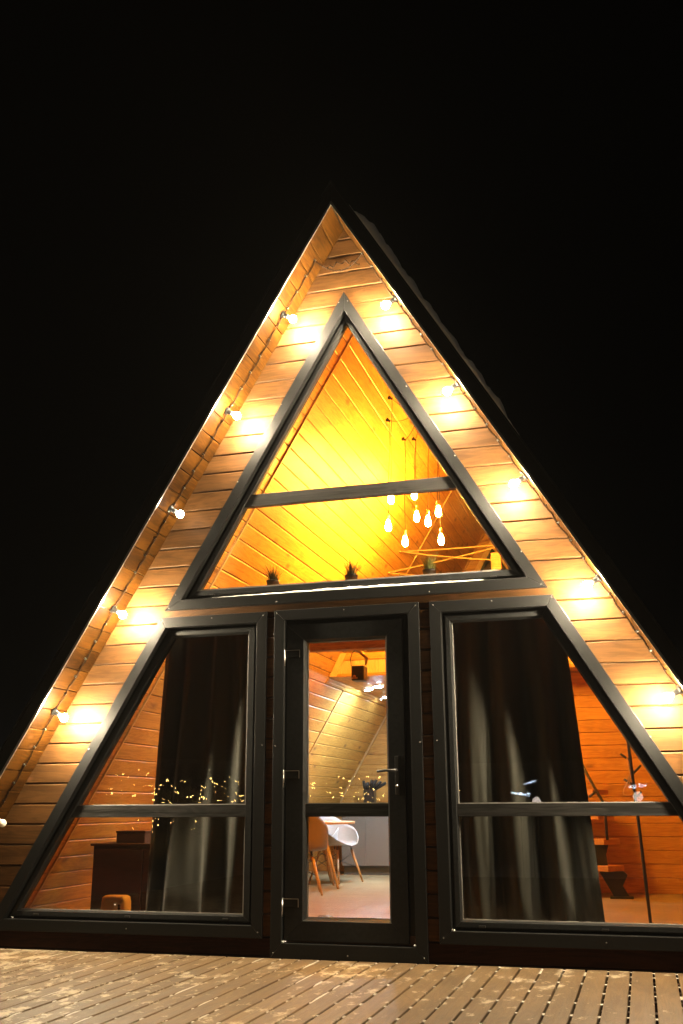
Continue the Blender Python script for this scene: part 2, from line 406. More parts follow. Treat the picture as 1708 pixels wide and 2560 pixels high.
# ================================================================== the cabin
cabin = empty('a_frame_cabin', (0, 0, DECK_Z))
tag(cabin, 'brown timber A-frame cabin with anthracite window frames and string lights under its eaves', 'cabin')
INV = Matrix.Translation((0, 0, -DECK_Z))
_link0 = link
def link(name, me, mat=None, parent=None, loc=None):      # children of things at an offset keep world coordinates
    o = _link0(name, me, mat, parent, loc)
    if parent is not None and loc is None:
        root = parent
        off = Vector((0, 0, 0))
        while root is not None:
            off += root.location if root.parent is None or root.type == 'EMPTY' else Vector((0, 0, 0)); root = root.parent
        if parent.type == 'EMPTY' and parent.rotation_euler.z == 0 and parent.get('_w', 1): o.location = -off
    return o
def part_empty(name, parent):
    o = bpy.data.objects.new(name, None); COL.objects.link(o); o.parent = parent; return o

def slope_board(name, mat, parent, side, za, z1, z2, y0, y1, t=.014, c=.004, dw=0.0):
    """board lying on the plane x = side*m*(za-z), z1>z2, running in y"""
    u1, u2 = (za - z1) * KL, (za - z2) * KL
    N = (-side * DZ, -DX)
    prof = [(u1, -t), (u2, -t), (u2, -c), (u2 - c, 0), (u1 + c, 0), (u1, -c)]
    P = [(side * DX * u + N[0] * (w + dw), za - DZ * u + N[1] * (w + dw)) for u, w in prof]
    return MB().prism(P, y0, y1).build(name, mat, parent)
def h_board(name, mat, parent, z1, z2, fl, fr, yf, t=.024, c=.005):
    """horizontal board facing -y; fl, fr give the x of its ends as functions of z"""
    prof = [(z2, yf + t), (z1, yf + t), (z1, yf + c), (z1 - c, yf), (z2 + c, yf), (z2, yf + c)]
    vs = [(fl(z), y, z) for z, y in prof] + [(fr(z), y, z) for z, y in prof]; n = 6
    return MB().add(vs, [list(range(n)), list(range(2 * n - 1, n - 1, -1))] + [(i, (i + 1) % n, (i + 1) % n + n, i + n) for i in range(n)]).build(name, mat, parent)

# window outlines
TRI = [(0, ZA), (MC * (ZA - 2.2578), 2.2578), (-MC * (ZA - 2.2578), 2.2578)]
TRI_G = [(0, 4.322), (1.090, 2.405), (-1.090, 2.405)]
LW = [(-MC * (ZA - 2.2097), 2.2097), (-.5615, 2.2097), (-.5615, .1403), (-MC * (ZA - .1403), .1403)]
LW_G = [(-1.275, 2.078), (-.718, 2.078), (-.718, .270), (-2.340, .270)]
RW = [(-x + .004 * (abs(x) < .6), z) for x, z in LW]; RW_G = [(-x - (.022 if abs(x) < .8 else 0), z) for x, z in LW_G]
DR = [(-.5063, 2.2126), (.4937, 2.2126), (.4937, .03), (-.5063, .03)]
DR_I = [(-.433, 2.143), (.421, 2.143), (.421, .116), (-.433, .116)]
LEAF = [(-.424, 2.112), (.374, 2.112), (.374, .130), (-.424, .130)]
DR_G = [(-.289, 1.992), (.250, 1.992), (.250, .262), (-.289, .262)]

# --- facade cladding
gapj = .0022
def slope_x(z): return m_ * (ZS - z)
def cas_x(z, d=.045): return MC * (ZA - z) - d * math.sqrt(1 + MC * MC)
PITCH = .1348
for k in range(-1, 38):
    zt = 5.002 - PITCH * k; zb = zt - PITCH; zt_, zb_ = min(zt, ZS - .01) - gapj, max(zb, DECK_Z + .004) + gapj
    if zt_ - zb_ < .02: continue
    zm = (zt + zb) / 2
    L_ = lambda z: -slope_x(z) - .006; R_ = lambda z: slope_x(z) + .006
    segs = []
    if zm > ZA - .10: segs = [(L_, R_)]
    elif zm > 2.306: segs = [(L_, lambda z: -cas_x(z)), (lambda z: cas_x(z), R_)]
    elif zm > 2.171: segs = [(L_, R_)]
    elif zm > .149: segs = [(L_, lambda z: -cas_x(z)), (lambda z: -.605, lambda z: -.463), (lambda z: .451, lambda z: .609), (lambda z: cas_x(z), R_)]
    else: segs = [(L_, lambda z: -.463), (lambda z: .451, R_)]
    if ZA - .10 >= zm > ZA - .25:
        segs = [(L_, lambda z: -max(0.0, cas_x(z))), (lambda z: max(0.0, cas_x(z)), R_)]
    for fl, fr in segs:
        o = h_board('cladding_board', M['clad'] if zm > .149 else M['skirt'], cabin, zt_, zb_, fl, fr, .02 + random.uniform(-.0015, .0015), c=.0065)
# --- wall core behind the boards
core = MB()
y0c, y1c = .046, .17
for s in (-1, 1):
    core.prism([(s * slope_x(5.08), 5.08), (s * slope_x(0.0), 0.0), (s * cas_x(0.0, .03), 0.0), (s * cas_x(4.4, .03), 4.4), (0, 4.45), (0, 5.08)], y0c, y1c)
core.box(-cas_x(2.2, .03), cas_x(2.2, .03), y0c, y1c, 2.16, 2.31)
core.box(-cas_x(.1, .03), cas_x(.1, .03), y0c, y1c, 0.0, .175)
core.box(-.595, -.475, y0c, y1c, .175, 2.16); core.box(.463, .6, y0c, y1c, .175, 2.16)
core.build('wall_core', M['darkwood'], cabin)
# inner jamb lining of the openings (light pine)
def lining(poly, name, parent):
    o_ = offset(poly, .052); i_ = offset(poly, .066); n = len(poly)
    for k in range(n):
        q = [o_[k], o_[(k + 1) % n], i_[(k + 1) % n], i_[k]]
        MB().prism(q, .112, .19).build(name, M['pine_x'], parent)

def window(name, label, outer, glass, mull, mface, panes_mat, screws, weeps, casing_in=None, parent=cabin):
    w = part_empty(name, parent)
    if label: w['label'] = label
    I = casing_in or offset(outer, .0725); n = len(outer)
    # the parent link helper needs the total offset
    for k in range(n):
        a, b_ = outer[k], outer[(k + 1) % n]; c_, d = I[(k + 1) % n], I[k]
        # mitred strip, hairline gap at the mitre
        ex = Vector((b_[0] - a[0], b_[1] - a[1])).normalized() * .0006
        q = [(a[0] + ex.x, a[1] + ex.y), (b_[0] - ex.x, b_[1] - ex.y), (c_[0] - ex.x, c_[1] - ex.y), (d[0] + ex.x, d[1] + ex.y)]
        MB().prism(q, 0, .052).build('casing', M['flash'], w, bevel=.0022)
    O3 = offset(outer, .03)
    for k in range(n):
        j = (k + 1) % n
        MB().prism([O3[k], O3[j], I[j], I[k]], .053, .168 if name == 'door' else .113).build('subframe', M['pvc'], w)
    if name != 'door':
        mid = [tuple(I[i][j] + .34 * (glass[i][j] - I[i][j]) for j in (0, 1)) for i in range(n)]
        for k in range(n):
            j = (k + 1) % n
            MB().prism([I[k], I[j], mid[j], mid[k]], .056, .115).build('frame', M['pvc'], w, bevel=.002)
            # sash member with a sloping bead towards the glass
            A, B, C_, D_ = mid[k], mid[j], glass[j], glass[k]
            e = .78
            E1 = tuple(A[i] + e * (D_[i] - A[i]) for i in (0, 1)); E2 = tuple(B[i] + e * (C_[i] - B[i]) for i in (0, 1))
            vs = [(A[0], .044, A[1]), (B[0], .044, B[1]), (E2[0], .046, E2[1]), (E1[0], .046, E1[1]), (C_[0], .078, C_[1]), (D_[0], .078, D_[1]),
                  (A[0], .110, A[1]), (B[0], .110, B[1]), (C_[0], .110, C_[1]), (D_[0], .110, D_[1])]
            MB().add(vs, [(0, 1, 2, 3), (3, 2, 4, 5), (5, 4, 8, 9), (6, 9, 8, 7), (0, 6, 7, 1), (0, 3, 5, 9, 6), (1, 7, 8, 4, 2)]).build('sash', M['pvc'], w, bevel=.0015)
    # mullion and panes
    ztop = max(p[1] for p in glass); zbot = min(p[1] for p in glass)
    mp = clipz(offset(glass, -.012), mull[0], mull[1])
    MB().prism(mp, mface, .108).build('mullion', M['pvc_grain'], w, bevel=.002)
    for a, b_ in ((mull[1] - .004, ztop), (zbot, mull[0] + .004)):
        MB().prism(clipz(offset(glass, -.004), a, b_), .086, .094).build('pane', panes_mat, w)
    for zb_ in (mull[1], zbot):
        q = clipz(offset(glass, -.001), zb_ - .001, zb_ + .0055)
        if len(q) > 2: MB().prism(q, .0745, .0855).build('bead_glint', M['bead'], w)
    if name != 'triangular_window':
        for e in range(4):
            gI = offset(glass, .005); j = (e + 1) % 4
            if abs(glass[e][0] - glass[j][0]) < .01 and abs(glass[e][0]) < .8 and not (name == 'door' and glass[e][0] > 0):
                MB().prism([glass[e], glass[j], gI[j], gI[e]], .0755, .0855).build('bead_glint', M['bead'], w)
    for x, z in screws:
        MB().lathe([(.005, 0), (.005, .0012), (.0032, .003), (.0, .0034)], (x, .0, z), (0, -1, 0), 10).build('screw', M['screw'], w, smooth=True)
    for x, z in weeps:
        MB().box(x - .02, x + .02, .035, .046, z - .0065, z + .0065).build('drain_cap', M['black'], w, bevel=.002)
    return w
tri_w = window('triangular_window', 'triangular upper window of the gable', TRI, TRI_G, (2.988, 3.076), .056, M['glass_dusty'],
    [(-.038, 4.474), (.030, 4.476), (-.474, 3.722), (.451, 3.747), (-.798, 3.163), (.773, 3.199), (-1.247, 2.368), (1.179, 2.501), (-1.294, 2.274), (-.494, 2.274), (.568, 2.276), (1.290, 2.279)],
    [(-.985, 2.358), (-.005, 2.362), (.987, 2.357)])
left_w = window('trapezoid_window', 'window left of the door', LW, LW_G, (.867, .945), .056, M['glass'],
    [(-1.342, 2.181), (-.966, 2.202 - .015), (-.587, 2.185), (-.580, 1.32), (-1.855, 1.319), (-.59, .175), (-1.5, .175)], [(-2.2, .243), (-1.518, .243), (-.825, .243)])
right_w = window('trapezoid_window', 'window right of the door', RW, RW_G, (.866, .942), .056, M['glass'],
    [(1.351, 2.190), (.972, 2.19), (.59, 2.185), (.576 + .012, 1.323), (1.873, 1.316), (.59, .175), (1.53, .175)], [(.818, .238), (1.528, .238), (2.2, .238)])
door = window('door', None, DR, DR_G, (.867, .947), .050, M['glass'],
    [(-.014, 2.19), (.473, 2.19), (-.488, 2.19), (-.488, 1.313), (.478, 1.316), (-.004, .058), (.47, .06), (-.485, .06)], [(-.182, .221), (.149, .221)], casing_in=DR_I)
for P_, nm in ((TRI, 'window_lining'), (LW, 'window_lining'), (RW, 'window_lining')): lining(P_, nm, cabin)
# door frame, leaf, hinges, handle
for k in range(4):
    j = (k + 1) % 4
    MB().prism([DR_I[k], DR_I[j], LEAF[j], LEAF[k]], .056, .15).build('frame', M['pvc'], door)
    in1 = offset(DR_G, -.016); A, B, C_, D_ = LEAF[k], LEAF[j], in1[j], in1[k]
    vs = [(A[0], .030, A[1]), (B[0], .030, B[1]), (C_[0], .030, C_[1]), (D_[0], .030, D_[1]), (DR_G[j][0], .062, DR_G[j][1]), (DR_G[k][0], .062, DR_G[k][1]),
          (A[0], .11, A[1]), (B[0], .11, B[1]), (DR_G[j][0], .11, DR_G[j][1]), (DR_G[k][0], .11, DR_G[k][1])]
    MB().add(vs, [(0, 1, 2, 3), (3, 2, 4, 5), (5, 4, 8, 9), (6, 9, 8, 7), (0, 6, 7, 1), (0, 3, 5, 9, 6), (1, 7, 8, 4, 2)]).build('leaf', M['pvc'], door, bevel=.0018)
for z in (1.89, 1.105, .325):
    h = MB(); h.tube([(-.437, .018, z - .055), (-.437, .018, z + .055)], .0085, 12); h.build('hinge', M['steel'], door, smooth=True)
    MB().box(-.43, -.330, .0245, .0305, z + .002, z + .05).build('hinge_plate', M['pvc'], door, bevel=.003)
    h2 = MB(); h2.box(-.43, -.329, .0225, .0247, z + .0475, z + .0505); h2.box(-.332, -.329, .0225, .0247, z, z + .0475); h2.build('hinge_edge', M['steel'], door)
hd = MB(); hd.box(.308, .336, .020, .031, 1.0, 1.235); hd.build('handle_plate', M['black'], door, bevel=.004)
hd = MB(); hd.tube([(.322, .03, 1.147), (.322, -.022, 1.147), (.314, -.030, 1.147)], .0085, 10); hd.tube([(.322, -.028, 1.147), (.262, -.032, 1.146), (.205, -.030, 1.141)], [.0095, .0085, .009], 10)
hd.build('handle', M['black_metal'], door, smooth=True)
MB().lathe([(.0075, 0), (.0085, .004), (.002, .006)], (.322, .018, 1.052), (0, -1, 0), 14).build('keyhole', M['steel'], door, smooth=True)

# --- soffit boards, roof, drip edge
for s in (-1, 1):
    for k in range(0, 38):
        zt = 5.002 + .085 - PITCH * k; zb = zt - PITCH
        if zb < -.05: break
        if k == 0: zt = ZS - .004
        slope_board('soffit_board', M['soffit'], cabin, s, ZS, zt - .0018, zb + .0018, -.308, .019, t=.012, c=.004, dw=random.uniform(-.0006, .0006))
    # drip edge along the lower front corner of the fascia
    N = (-s * DZ, -DX)
    def PP(u, w, za=ZS): return (s * DX * u + N[0] * w, za - DZ * u + N[1] * w)
    u1 = 5.9
    z0u = -(.085 + .002) * (DX / DZ)
    def seg(w0, w1, y0, y1, nm, mt, bev=0.0):
        # ends meet at the symmetry plane
        def u_at(w): return (-N[0] * w) / (s * DX) if True else 0
        q = [PP(u_at(w0), w0), PP(u1, w0), PP(u1, w1), PP(u_at(w1), w1)]
        return MB().prism(q, y0, y1).build(nm, mt, cabin, bevel=bev)
    seg(.003, -.013, -.3225, -.309, 'drip_edge', M['trim'], .001)
    seg(-.0135, -.090, -.320, -.290, 'fascia', M['roof'], .003)
    seg(-.0135, -.088, -.290, .03, 'roof_edge', M['roof'])
    seg(-.088, -.099, -.326, 8.15, 'roof_sheet', M['roof'])
    # main roof body between the inner lining and the sheet
    za1 = ZI + .018
    w_in = (ZS - za1) * DX
    seg(w_in, -.088, .05, 8.1, 'roof_body', M['darkwood'])

# snow lying along the front edge of the right-hand roof
def roof_snow():
    rnd = random.Random(5)
    N = (-DZ, -DX); vs = []; fs = []
    prof = [(0.18, 0.02), (.24, .045), (.33, .05), (.45, .062), (.56, .05), (.7, .044), (.9, .042), (1.1, .038), (1.35, .037), (1.55, .034), (1.75, .038), (1.9, .03), (2.02, .034), (2.1, .010), (2.2, .004), (2.3, .001)]
    n = 150
    def th(u):
        for (a, ta), (b_, tb) in zip(prof, prof[1:]):
            if a <= u <= b_: return ta + (tb - ta) * (u - a) / (b_ - a)
        return .001
    for i in range(n):
        u = .10 + (2.28 - .10) * i / (n - 1)
        t = th(u) * (1 + .16 * math.sin(u * 23) + .1 * math.sin(u * 57 + 1)) + rnd.uniform(-.0022, .0022)
        t = max(t, .0015)
        for (y, w) in ((-.3255, .0), (-.330, .35), (-.322, .75), (-.30, .97), (-.22, 1.05), (0.2, 1.1), (1.5, 1.0), (1.6, 0)):
            ww = -.0995 - t * w
            vs.append((DX * u + N[0] * ww, y + (rnd.uniform(-.004, .004) if 0 < w < 1.04 else 0), ZS - DZ * u + N[1] * ww))
    for i in range(n - 1):
        for j in range(7): a = i * 8 + j; fs.append((a, a + 8, a + 9, a + 1))
    o = MB().add(vs, fs).build('snow_on_roof', M['snow'], cabin, smooth=True); o['kind'] = 'stuff'
roof_snow()

# snow on the ledge of the triangular window and crumbs in the frame corners
def sill_snow():
    rnd = random.Random(9); vs = []; fs = []; n = 90; x0, x1 = -.97, .93
    for i in range(n):
        t = i / (n - 1); x = x0 + (x1 - x0) * t
        h = .0125 * min(1, t * 2.2) * min(1, (1 - t) * 3.2) ** .6 * (1 + .18 * math.sin(x * 31) + .12 * math.sin(x * 83)) + .002 + rnd.uniform(-.0007, .0007)
        for y, w in ((.001, 0), (.004, .8), (.016, 1.1), (.05, 1.0), (.05, 0)):
            vs.append((x, y, 2.3306 + h * w))
    for i in range(n - 1):
        for j in range(4): a = i * 5 + j; fs.append((a, a + 5, a + 6, a + 1))
    o = MB().add(vs, fs).build('snow_on_sill', M['snow'], cabin, smooth=True); o['kind'] = 'stuff'
    cr = MB()
    for (x, z) in ((-2.375, .218), (.645, .213), (-.424, .120), (.408, .120)):
        for q in range(4):
            dx, dz, r = rnd.uniform(-.01, .012), rnd.uniform(0, .008), rnd.uniform(.004, .008)
            cr.lathe([(r * .3, -r * .6), (r, -r * .1), (r * .8, r * .4), (r * .2, r * .8)], (x + dx, .022 + rnd.uniform(0, .02), z + dz), (0.1, 0, 1), 8)
    o = cr.build('snow_crumbs', M['snow'], cabin, smooth=True); o['kind'] = 'stuff'
sill_snow()

# --- interior lining
ZP = .1217
STR = [(.185, .872), (.892, 5.405), (5.435, 7.885)]
for k in range(-24, 17):
    zt = 2.025 + ZP * (k * -1) if False else 2.025 - ZP * k; zb = zt - ZP
    if zt > ZI - .005: zt = ZI - .005
    if zb < FLOOR_Z - .02: zb = FLOOR_Z - .02
    if zt - zb < .03: continue
    for (a, b_) in STR:
        slope_board('slope_board', M['pine_y'], cabin, -1, ZI, zt - .0022, zb + .0022, a, b_, t=.013, c=.0062, dw=random.uniform(-.0006, .0006))
    slope_board('slope_board', M['pine_y'], cabin, 1, ZI, zt - .0022, zb + .0022, .185, 7.885, t=.013, c=.0062)
for yc, wd in ((.882, .02), (5.42, .030), (7.865, .05)):
    N = (DZ, -DX)
    q = [(-DX * u + N[0] * w, ZI - DZ * u + N[1] * w) for u, w in ((.05, -.01), (5.6, -.01), (5.6, .010), (.05, .010))]
    MB().prism(q, yc - wd / 2, yc + wd / 2).build('trim_strip', M['pine_z'], cabin, bevel=.003)
# back gable
gy = 7.9
for k in range(-22, 14):
    zt = 1.922 - .1438 * k; zb = zt - .1438; zt = min(zt, ZI - .01); zb = max(zb, .03)
    if zt - zb < .03: continue
    f = lambda z: m_ * (ZI - z) + .005
    rw = lambda z: m_ * (ZI - .30 - z) - .02     # opening of the rear triangular window
    if 2.95 < (zt + zb) / 2 < 4.45:
        h_board('gable_board', M['pine_x'], cabin, zt - .001, zb + .001, lambda z: -f(z), lambda z: -max(0, rw(z)), gy, t=.02, c=.006)
        h_board('gable_board', M['pine_x'], cabin, zt - .001, zb + .001, lambda z: max(0, rw(z)), f, gy, t=.02, c=.006)
    else:
        h_board('gable_board', M['pine_x'], cabin, zt - .001, zb + .001, lambda z: -f(z), f, gy, t=.02, c=.006)
MB().prism([(0, 5.2), (3.1, 0), (-3.1, 0)], 7.99, 8.08).build('gable_back', M['darkwood'], cabin)
rear = part_empty('rear_window', cabin)
ro = [(0, ZI - .27), (m_ * (ZI - .27 - 2.9), 2.9), (-m_ * (ZI - .27 - 2.9), 2.9)]; ri = offset(ro, .07)
for k in range(3):
    j = (k + 1) % 3; MB().prism([ro[k], ro[j], ri[j], ri[k]], 7.865, 7.93).build('casing', M['pine_z'], rear, bevel=.003)
rj = offset(ro, .10)
for k in range(3):
    j = (k + 1) % 3; MB().prism([ri[k], ri[j], rj[j], rj[k]], 7.885, 7.95).build('frame', M['pvc'], rear, bevel=.003)
MB().prism(rj, 7.93, 7.94).build('pane', M['glass'], rear)
# floor
for i in range(41):
    y = .17 + i * .19; off = (i * .47) % 1.29
    x = -2.95 + off - 1.29
    while x < 2.9:
        a, b_ = max(x, -2.88), min(x + 1.29, 2.88)
        if b_ - a > .05:
            mb = MB().box(a + .0005, b_ - .0005, y + .0005, min(y + .1895, 7.89), FLOOR_Z - .014, FLOOR_Z); mb.build('floor_board', M['floor'], cabin)
        x += 1.29
MB().box(-3.0, 3.0, .17, 7.99, -.06, FLOOR_Z - .016).build('subfloor', M['darkwood'], cabin)
# tie beam behind the door
zb_ = 2.160
MB().prism([(-m_ * (ZI - zb_) + .005, zb_), (m_ * (ZI - zb_) - .005, zb_), (m_ * (ZI - zb_ - .16) - .005, zb_ + .16), (-m_ * (ZI - zb_ - .16) + .005, zb_ + .16)], 1.5, 1.6).build('tie_beam', M['red_pine'], cabin, bevel=.004)
# loft: floor slab, ceiling boards, front rail panel
lf = part_empty('loft', cabin)
xs = m_ * (ZI - 2.35) - .006
MB().prism([(-xs, 2.357), (xs, 2.357), (m_ * (ZI - 2.55) - .006, 2.55), (-m_ * (ZI - 2.55) + .006, 2.55)], 4.69, 7.88).build('loft_floor', M['darkwood'], lf)
x = -xs
while x < xs - .02:
    b_ = min(x + .1385, xs)
    MB().prism([(x + .001, 2.355), (b_ - .001, 2.355), (b_ - .001, 2.345), (b_ - .004, 2.341), (x + .004, 2.341), (x + .001, 2.345)], 4.66, 7.88).build('ceiling_board', M['pine_y'], lf)
    x += .139
MB().box(-xs + .0, xs, 4.645, 4.66, 2.343, 2.375).build('bottom_rail', M['pine_x'], lf, bevel=.002)
xt = m_ * (ZI - 2.606) - .005
MB().box(-xt + .02, xt - .02, 4.64, 4.69, 2.526, 2.606).build('top_rail', M['pine_x'], lf, bevel=.003)
x = -xt - .139
while x < xt + .13:
    def lim(xx): return min(2.525, ZI - abs(xx) / m_ - .004)
    a, b_ = max(x + .0015, -xs + .004), min(x + .1375, xs - .004)
    MB().prism([(a, 2.376), (b_, 2.376), (b_, max(2.38, lim(b_))), (a, max(2.38, lim(a)))], 4.652 + .0, 4.668).build('panel_board', M['pine_z'], lf, bevel=.003)
    x += .139
for s in (-1, 1):
    q = [(s * (xs - .01), 2.345), (s * (xs - .09), 2.345), (s * (xt - .065), 2.606), (s * (xt + .01), 2.606)]
    MB().prism(q, 4.632, 4.651).build('corner_trim', M['pine_z'], lf, bevel=.002)
# coving along the kitchen ceiling
N = (DZ, -DX)
for uu in (.0, .035):
    q = [(-DX * u + N[0] * w, ZI - DZ * u + N[1] * w) for u, w in (((ZI - 2.335) * KL + uu, -.004), ((ZI - 2.335) * KL + uu + .032, -.004), ((ZI - 2.335) * KL + uu + .032, .008), ((ZI - 2.335) * KL + uu, .014))]
    MB().prism(q, 4.66, 7.86).build('coving', M['pine_y'], cabin, bevel=.003)

# partition wall under the loft on the right
part = empty('partition_wall', (1.9, 5.0, FLOOR_Z))
tag(part, 'orange pine plank partition wall behind the coat stand and the stairs', 'wall')
pz = [2.335, 2.208]
z = 2.208
while z > .2: z -= .1335; pz.append(z)
pz[-1] = .058
for a, b_ in zip(pz, pz[1:]):
    h_board('plank', M['pine_x'], part, a - .001, b_ + .001, lambda z: .42, lambda z: m_ * (ZI - z) - .004, 5.0, t=.02, c=.007)
MB().prism([(.42, .06), (m_ * (ZI - .06) - .01, .06), (m_ * (ZI - 2.33) - .01, 2.33), (.42, 2.33)], 5.024, 5.08).build('wall_core', M['darkwood'], part)
MB().box(.405, 2.84, 4.984, 4.9995, .0565, .098).build('skirting', M['pine_x'], part, bevel=.003)

# ================================================================== string lights
string = empty('string_lights', (0, -.14, ZS))
tag(string, 'festoon string of round white bulbs clipped under both eaves of the cabin gable', 'string lights')
def sof(s, z, y, w):
    u = (ZS - z) * KL; return Vector((s * DX * u - s * DZ * w, y, z - DX * w))
BZ = [4.365, 3.660, 2.963, 2.268, 1.574, .880]
def bulb_prof(r):
    p = [(.0125, -.034), (.0135, -.027)]
    for i in range(3, 8):
        a = math.pi * i / 13; p.append((r * math.sin(a), -r * math.cos(a)))
    return p
def dome_prof(r):
    return [(r * math.sin(math.pi * i / 13), -r * math.cos(math.pi * i / 13)) for i in range(7, 13)] + [(.0008, r)]
for s in (-1, 1):
    for i, z in enumerate(BZ):
        b0 = sof(s, z, -.14, .0); tilt = random.uniform(-.06, .06)
        ax = Vector((-s * DZ, tilt, -DX)).normalized()
        sk = MB().lathe([(.028, 0), (.030, .004), (.028, .010), (.0205, .016), (.0175, .02), (.0175, .050), (.0155, .053)], b0 + ax * .001, ax, 18).build('socket', M['black'], string, smooth=True)
        n_ = MB().lathe([(.0125, .052), (.013, .062), (.0135, .068)], b0, ax, 16).build('collar', M['bulb_neck'], string, smooth=True)
        mt = M['bulb']
        if s == -1 and i == 2: mt = M['bulb_dim']
        if i == 5: mt = M['bulb_off']
        MB().lathe(bulb_prof(.027), b0 + ax * .093, ax, 16).build('bulb_base', M['bulb_back'] if mt is M['bulb'] else mt, string, smooth=True)
        MB().lathe(dome_prof(.027), b0 + ax * .093, ax, 16).build('bulb', mt, string, smooth=True)
    # twisted cable
    z = 4.775 if s == -1 else 4.77
    pts = []
    while z > -.02: pts.append(z); z -= .006
    for ph in (0, math.pi):
        P_ = []
        for z in pts:
            a = z * 150 + ph
            sag = .010 * abs(math.sin((z - 4.775) / .138 * math.pi))
            P_.append(sof(s, z, -.135 - .006 * math.sin(z * 9) + .0035 * math.cos(a), .0075 + sag * .8 + .0035 * math.sin(a)))
        MB().tube(P_, .0027, 5).build('cable', M['cable'], string, smooth=True)
    z = 4.775
    while z > 0:
        p = sof(s, z, -.135, .008)
        MB().lathe([(.0065, -.008), (.0072, 0), (.0055, .010)], p, (-s * DZ, .2, -DX), 8).build('cable_clip', M['black'], string, smooth=True)
        z -= .1185
def swag():
    def bez(t):
        x = -.185 + t * .372
        return (x, -.135 + .10 * math.sin(math.pi * t), 4.775 - .063 * math.sin(math.pi * t ** .8) + .0 * t)
    for ph in (0, math.pi):
        P_ = []
        for i in range(160):
            t = i / 159; b_ = Vector(bez(t)); a = t * 55 + ph
            P_.append(b_ + Vector((0, .0035 * math.cos(a), .0035 * math.sin(a))))
        MB().tube(P_, .0027, 5).build('cable', M['cable'], string, smooth=True)
    for t in (.22, .45, .68, .85):
        MB().lathe([(.006, -.006), (.007, 0), (.004, .010)], bez(t), (.3, -.4, -1), 8).build('cable_clip', M['cable'], string, smooth=True)
    # spare loop of frayed wire pushed up into the apex
    P_ = []
    for i in range(90):
        t = i / 89; P_.append((-.13 + .25 * t, .004 + .006 * math.sin(t * 40), 4.772 + .012 * math.sin(t * 25) + .03 * math.sin(math.pi * t)))
    MB().tube(P_, .004, 5).build('cable', M['cable'], string, smooth=True)
swag()

# ================================================================== pendant cluster
pend = empty('pendant_cluster', (-.1, 2.7, 4.6))
tag(pend, 'cluster of amber filament bulbs hanging on long dark cords in the upper window', 'pendant lamp')
def edison(top, drop_mat=None):
    """teardrop bulb hanging below point top; fat end down"""
    x, y, z = top
    MB().lathe([(.010, .0), (.016, -.006), (.0175, -.05), (.015, -.055)], (x, y, z), (0, 0, 1), 14).build('lamp_holder', M['brass'], pend, smooth=True)
    prof = [(.0125, -.056), (.015, -.068), (.022, -.088), (.0285, -.112), (.030, -.130), (.026, -.150), (.016, -.164), (.001, -.169)]
    MB().lathe(prof, (x, y, z), (0, 0, 1), 16).build('bulb', M['filament'], pend, smooth=True)
hooks = {'h1': (-.187, 2.197, 4.632), 'h2': (-.264, 2.423, 4.501), 'h3': (-.248, 3.045, 4.528), 'h4': (-.196, 3.305, 4.616), 'h5': (.06, 3.1, 4.83), 'h6': (.14, 3.05, 4.70)}
canopy = (0.035, 2.62, 4.66)
def up_off(h, s=-1): return (h[0] - s * -.0 + (.012 if s == -1 else -.012), h[1], h[2] - .012)
for k, h in hooks.items():
    s = -1 if h[0] < 0 else 1
    MB().lathe([(.018, 0), (.020, .010), (.011, .024), (.012, .04)], h, (-s * DZ, 0, -DX), 12).build('cord_hook', M['cable'], pend, smooth=True)
    a = Vector(canopy); b_ = Vector(h) + Vector((-s * DZ, 0, -DX)) * .035
    P_ = [a.lerp(b_, t) + Vector((0, 0, -.05 * math.sin(math.pi * t))) for t in [i / 14 for i in range(15)]]
    MB().tube(P_, .0032, 6).build('cord', M['cable'], pend, smooth=True)
MB().lathe([(.055, 0), (.055, .02), (.02, .035)], (0.045, 2.62, 4.70), (0, 0, 1), 20).build('ceiling_canopy', M['cable'], pend, smooth=True)
BL = [('h1', (-.185, 2.2, 3.624)), ('h2', (-.266, 2.42, 3.427)), ('h3', (-.246, 3.05, 3.433)), ('h4', (-.193, 3.3, 3.99)), ('h4', (-.178, 3.32, 3.757)), ('h5', (.0, 3.0, 3.606)), ('h6', (.106, 3.0, 3.697)), ('h6', (.121, 3.02, 3.415))]
for k, (x, y, z) in BL:
    h = Vector(hooks[k]); s = -1 if h.x < 0 else 1
    top = Vector((x, y, z + .125)); a = h + Vector((-s * DZ, 0, -DX)) * .035
    P_ = [a.lerp(top, t) + Vector((.004 * math.sin(t * 9 + x * 30), 0, 0)) for t in [i / 20 for i in range(21)]]
    MB().tube(P_, .0030, 6).build('cord', M['cable'], pend, smooth=True)
    edison(top)

# ================================================================== loft rope railing
rr = empty('rope_railing', (-.1, 4.72, 2.6))
tag(rr, 'crossed jute ropes strung between the loft slope and a pale wooden post', 'railing')
def rope(a, b_):
    a, b_ = Vector(a), Vector(b_); P_ = [a.lerp(b_, t) + Vector((0, 0, -.012 * math.sin(math.pi * t))) for t in [i / 24 for i in range(25)]]
    MB().tube(P_, .0085, 8).build('rope', M['rope'], rr, smooth=True)
rope((-.68, 4.77, 3.787), (.66, 4.77, 3.787)); rope((-.68, 4.76, 3.785), (.40, 4.70, 3.590)); rope((-.826, 4.76, 3.541), (.68, 4.77, 3.80)); rope((-.826, 4.775, 3.54), (.40, 4.70, 3.36))
for p in ((-.684, 4.765, 3.790), (-.83, 4.765, 3.543)):
    MB().lathe([(.022, 0), (.022, .012), (.010, .03)], p, (DZ, 0, -DX), 12).build('eye_plate', M['brass'], rr, smooth=True)
MB().box(.388, .498, 4.655, 4.70, 2.607, 3.665).build('post', M['red_pine'], rr, bevel=.004)

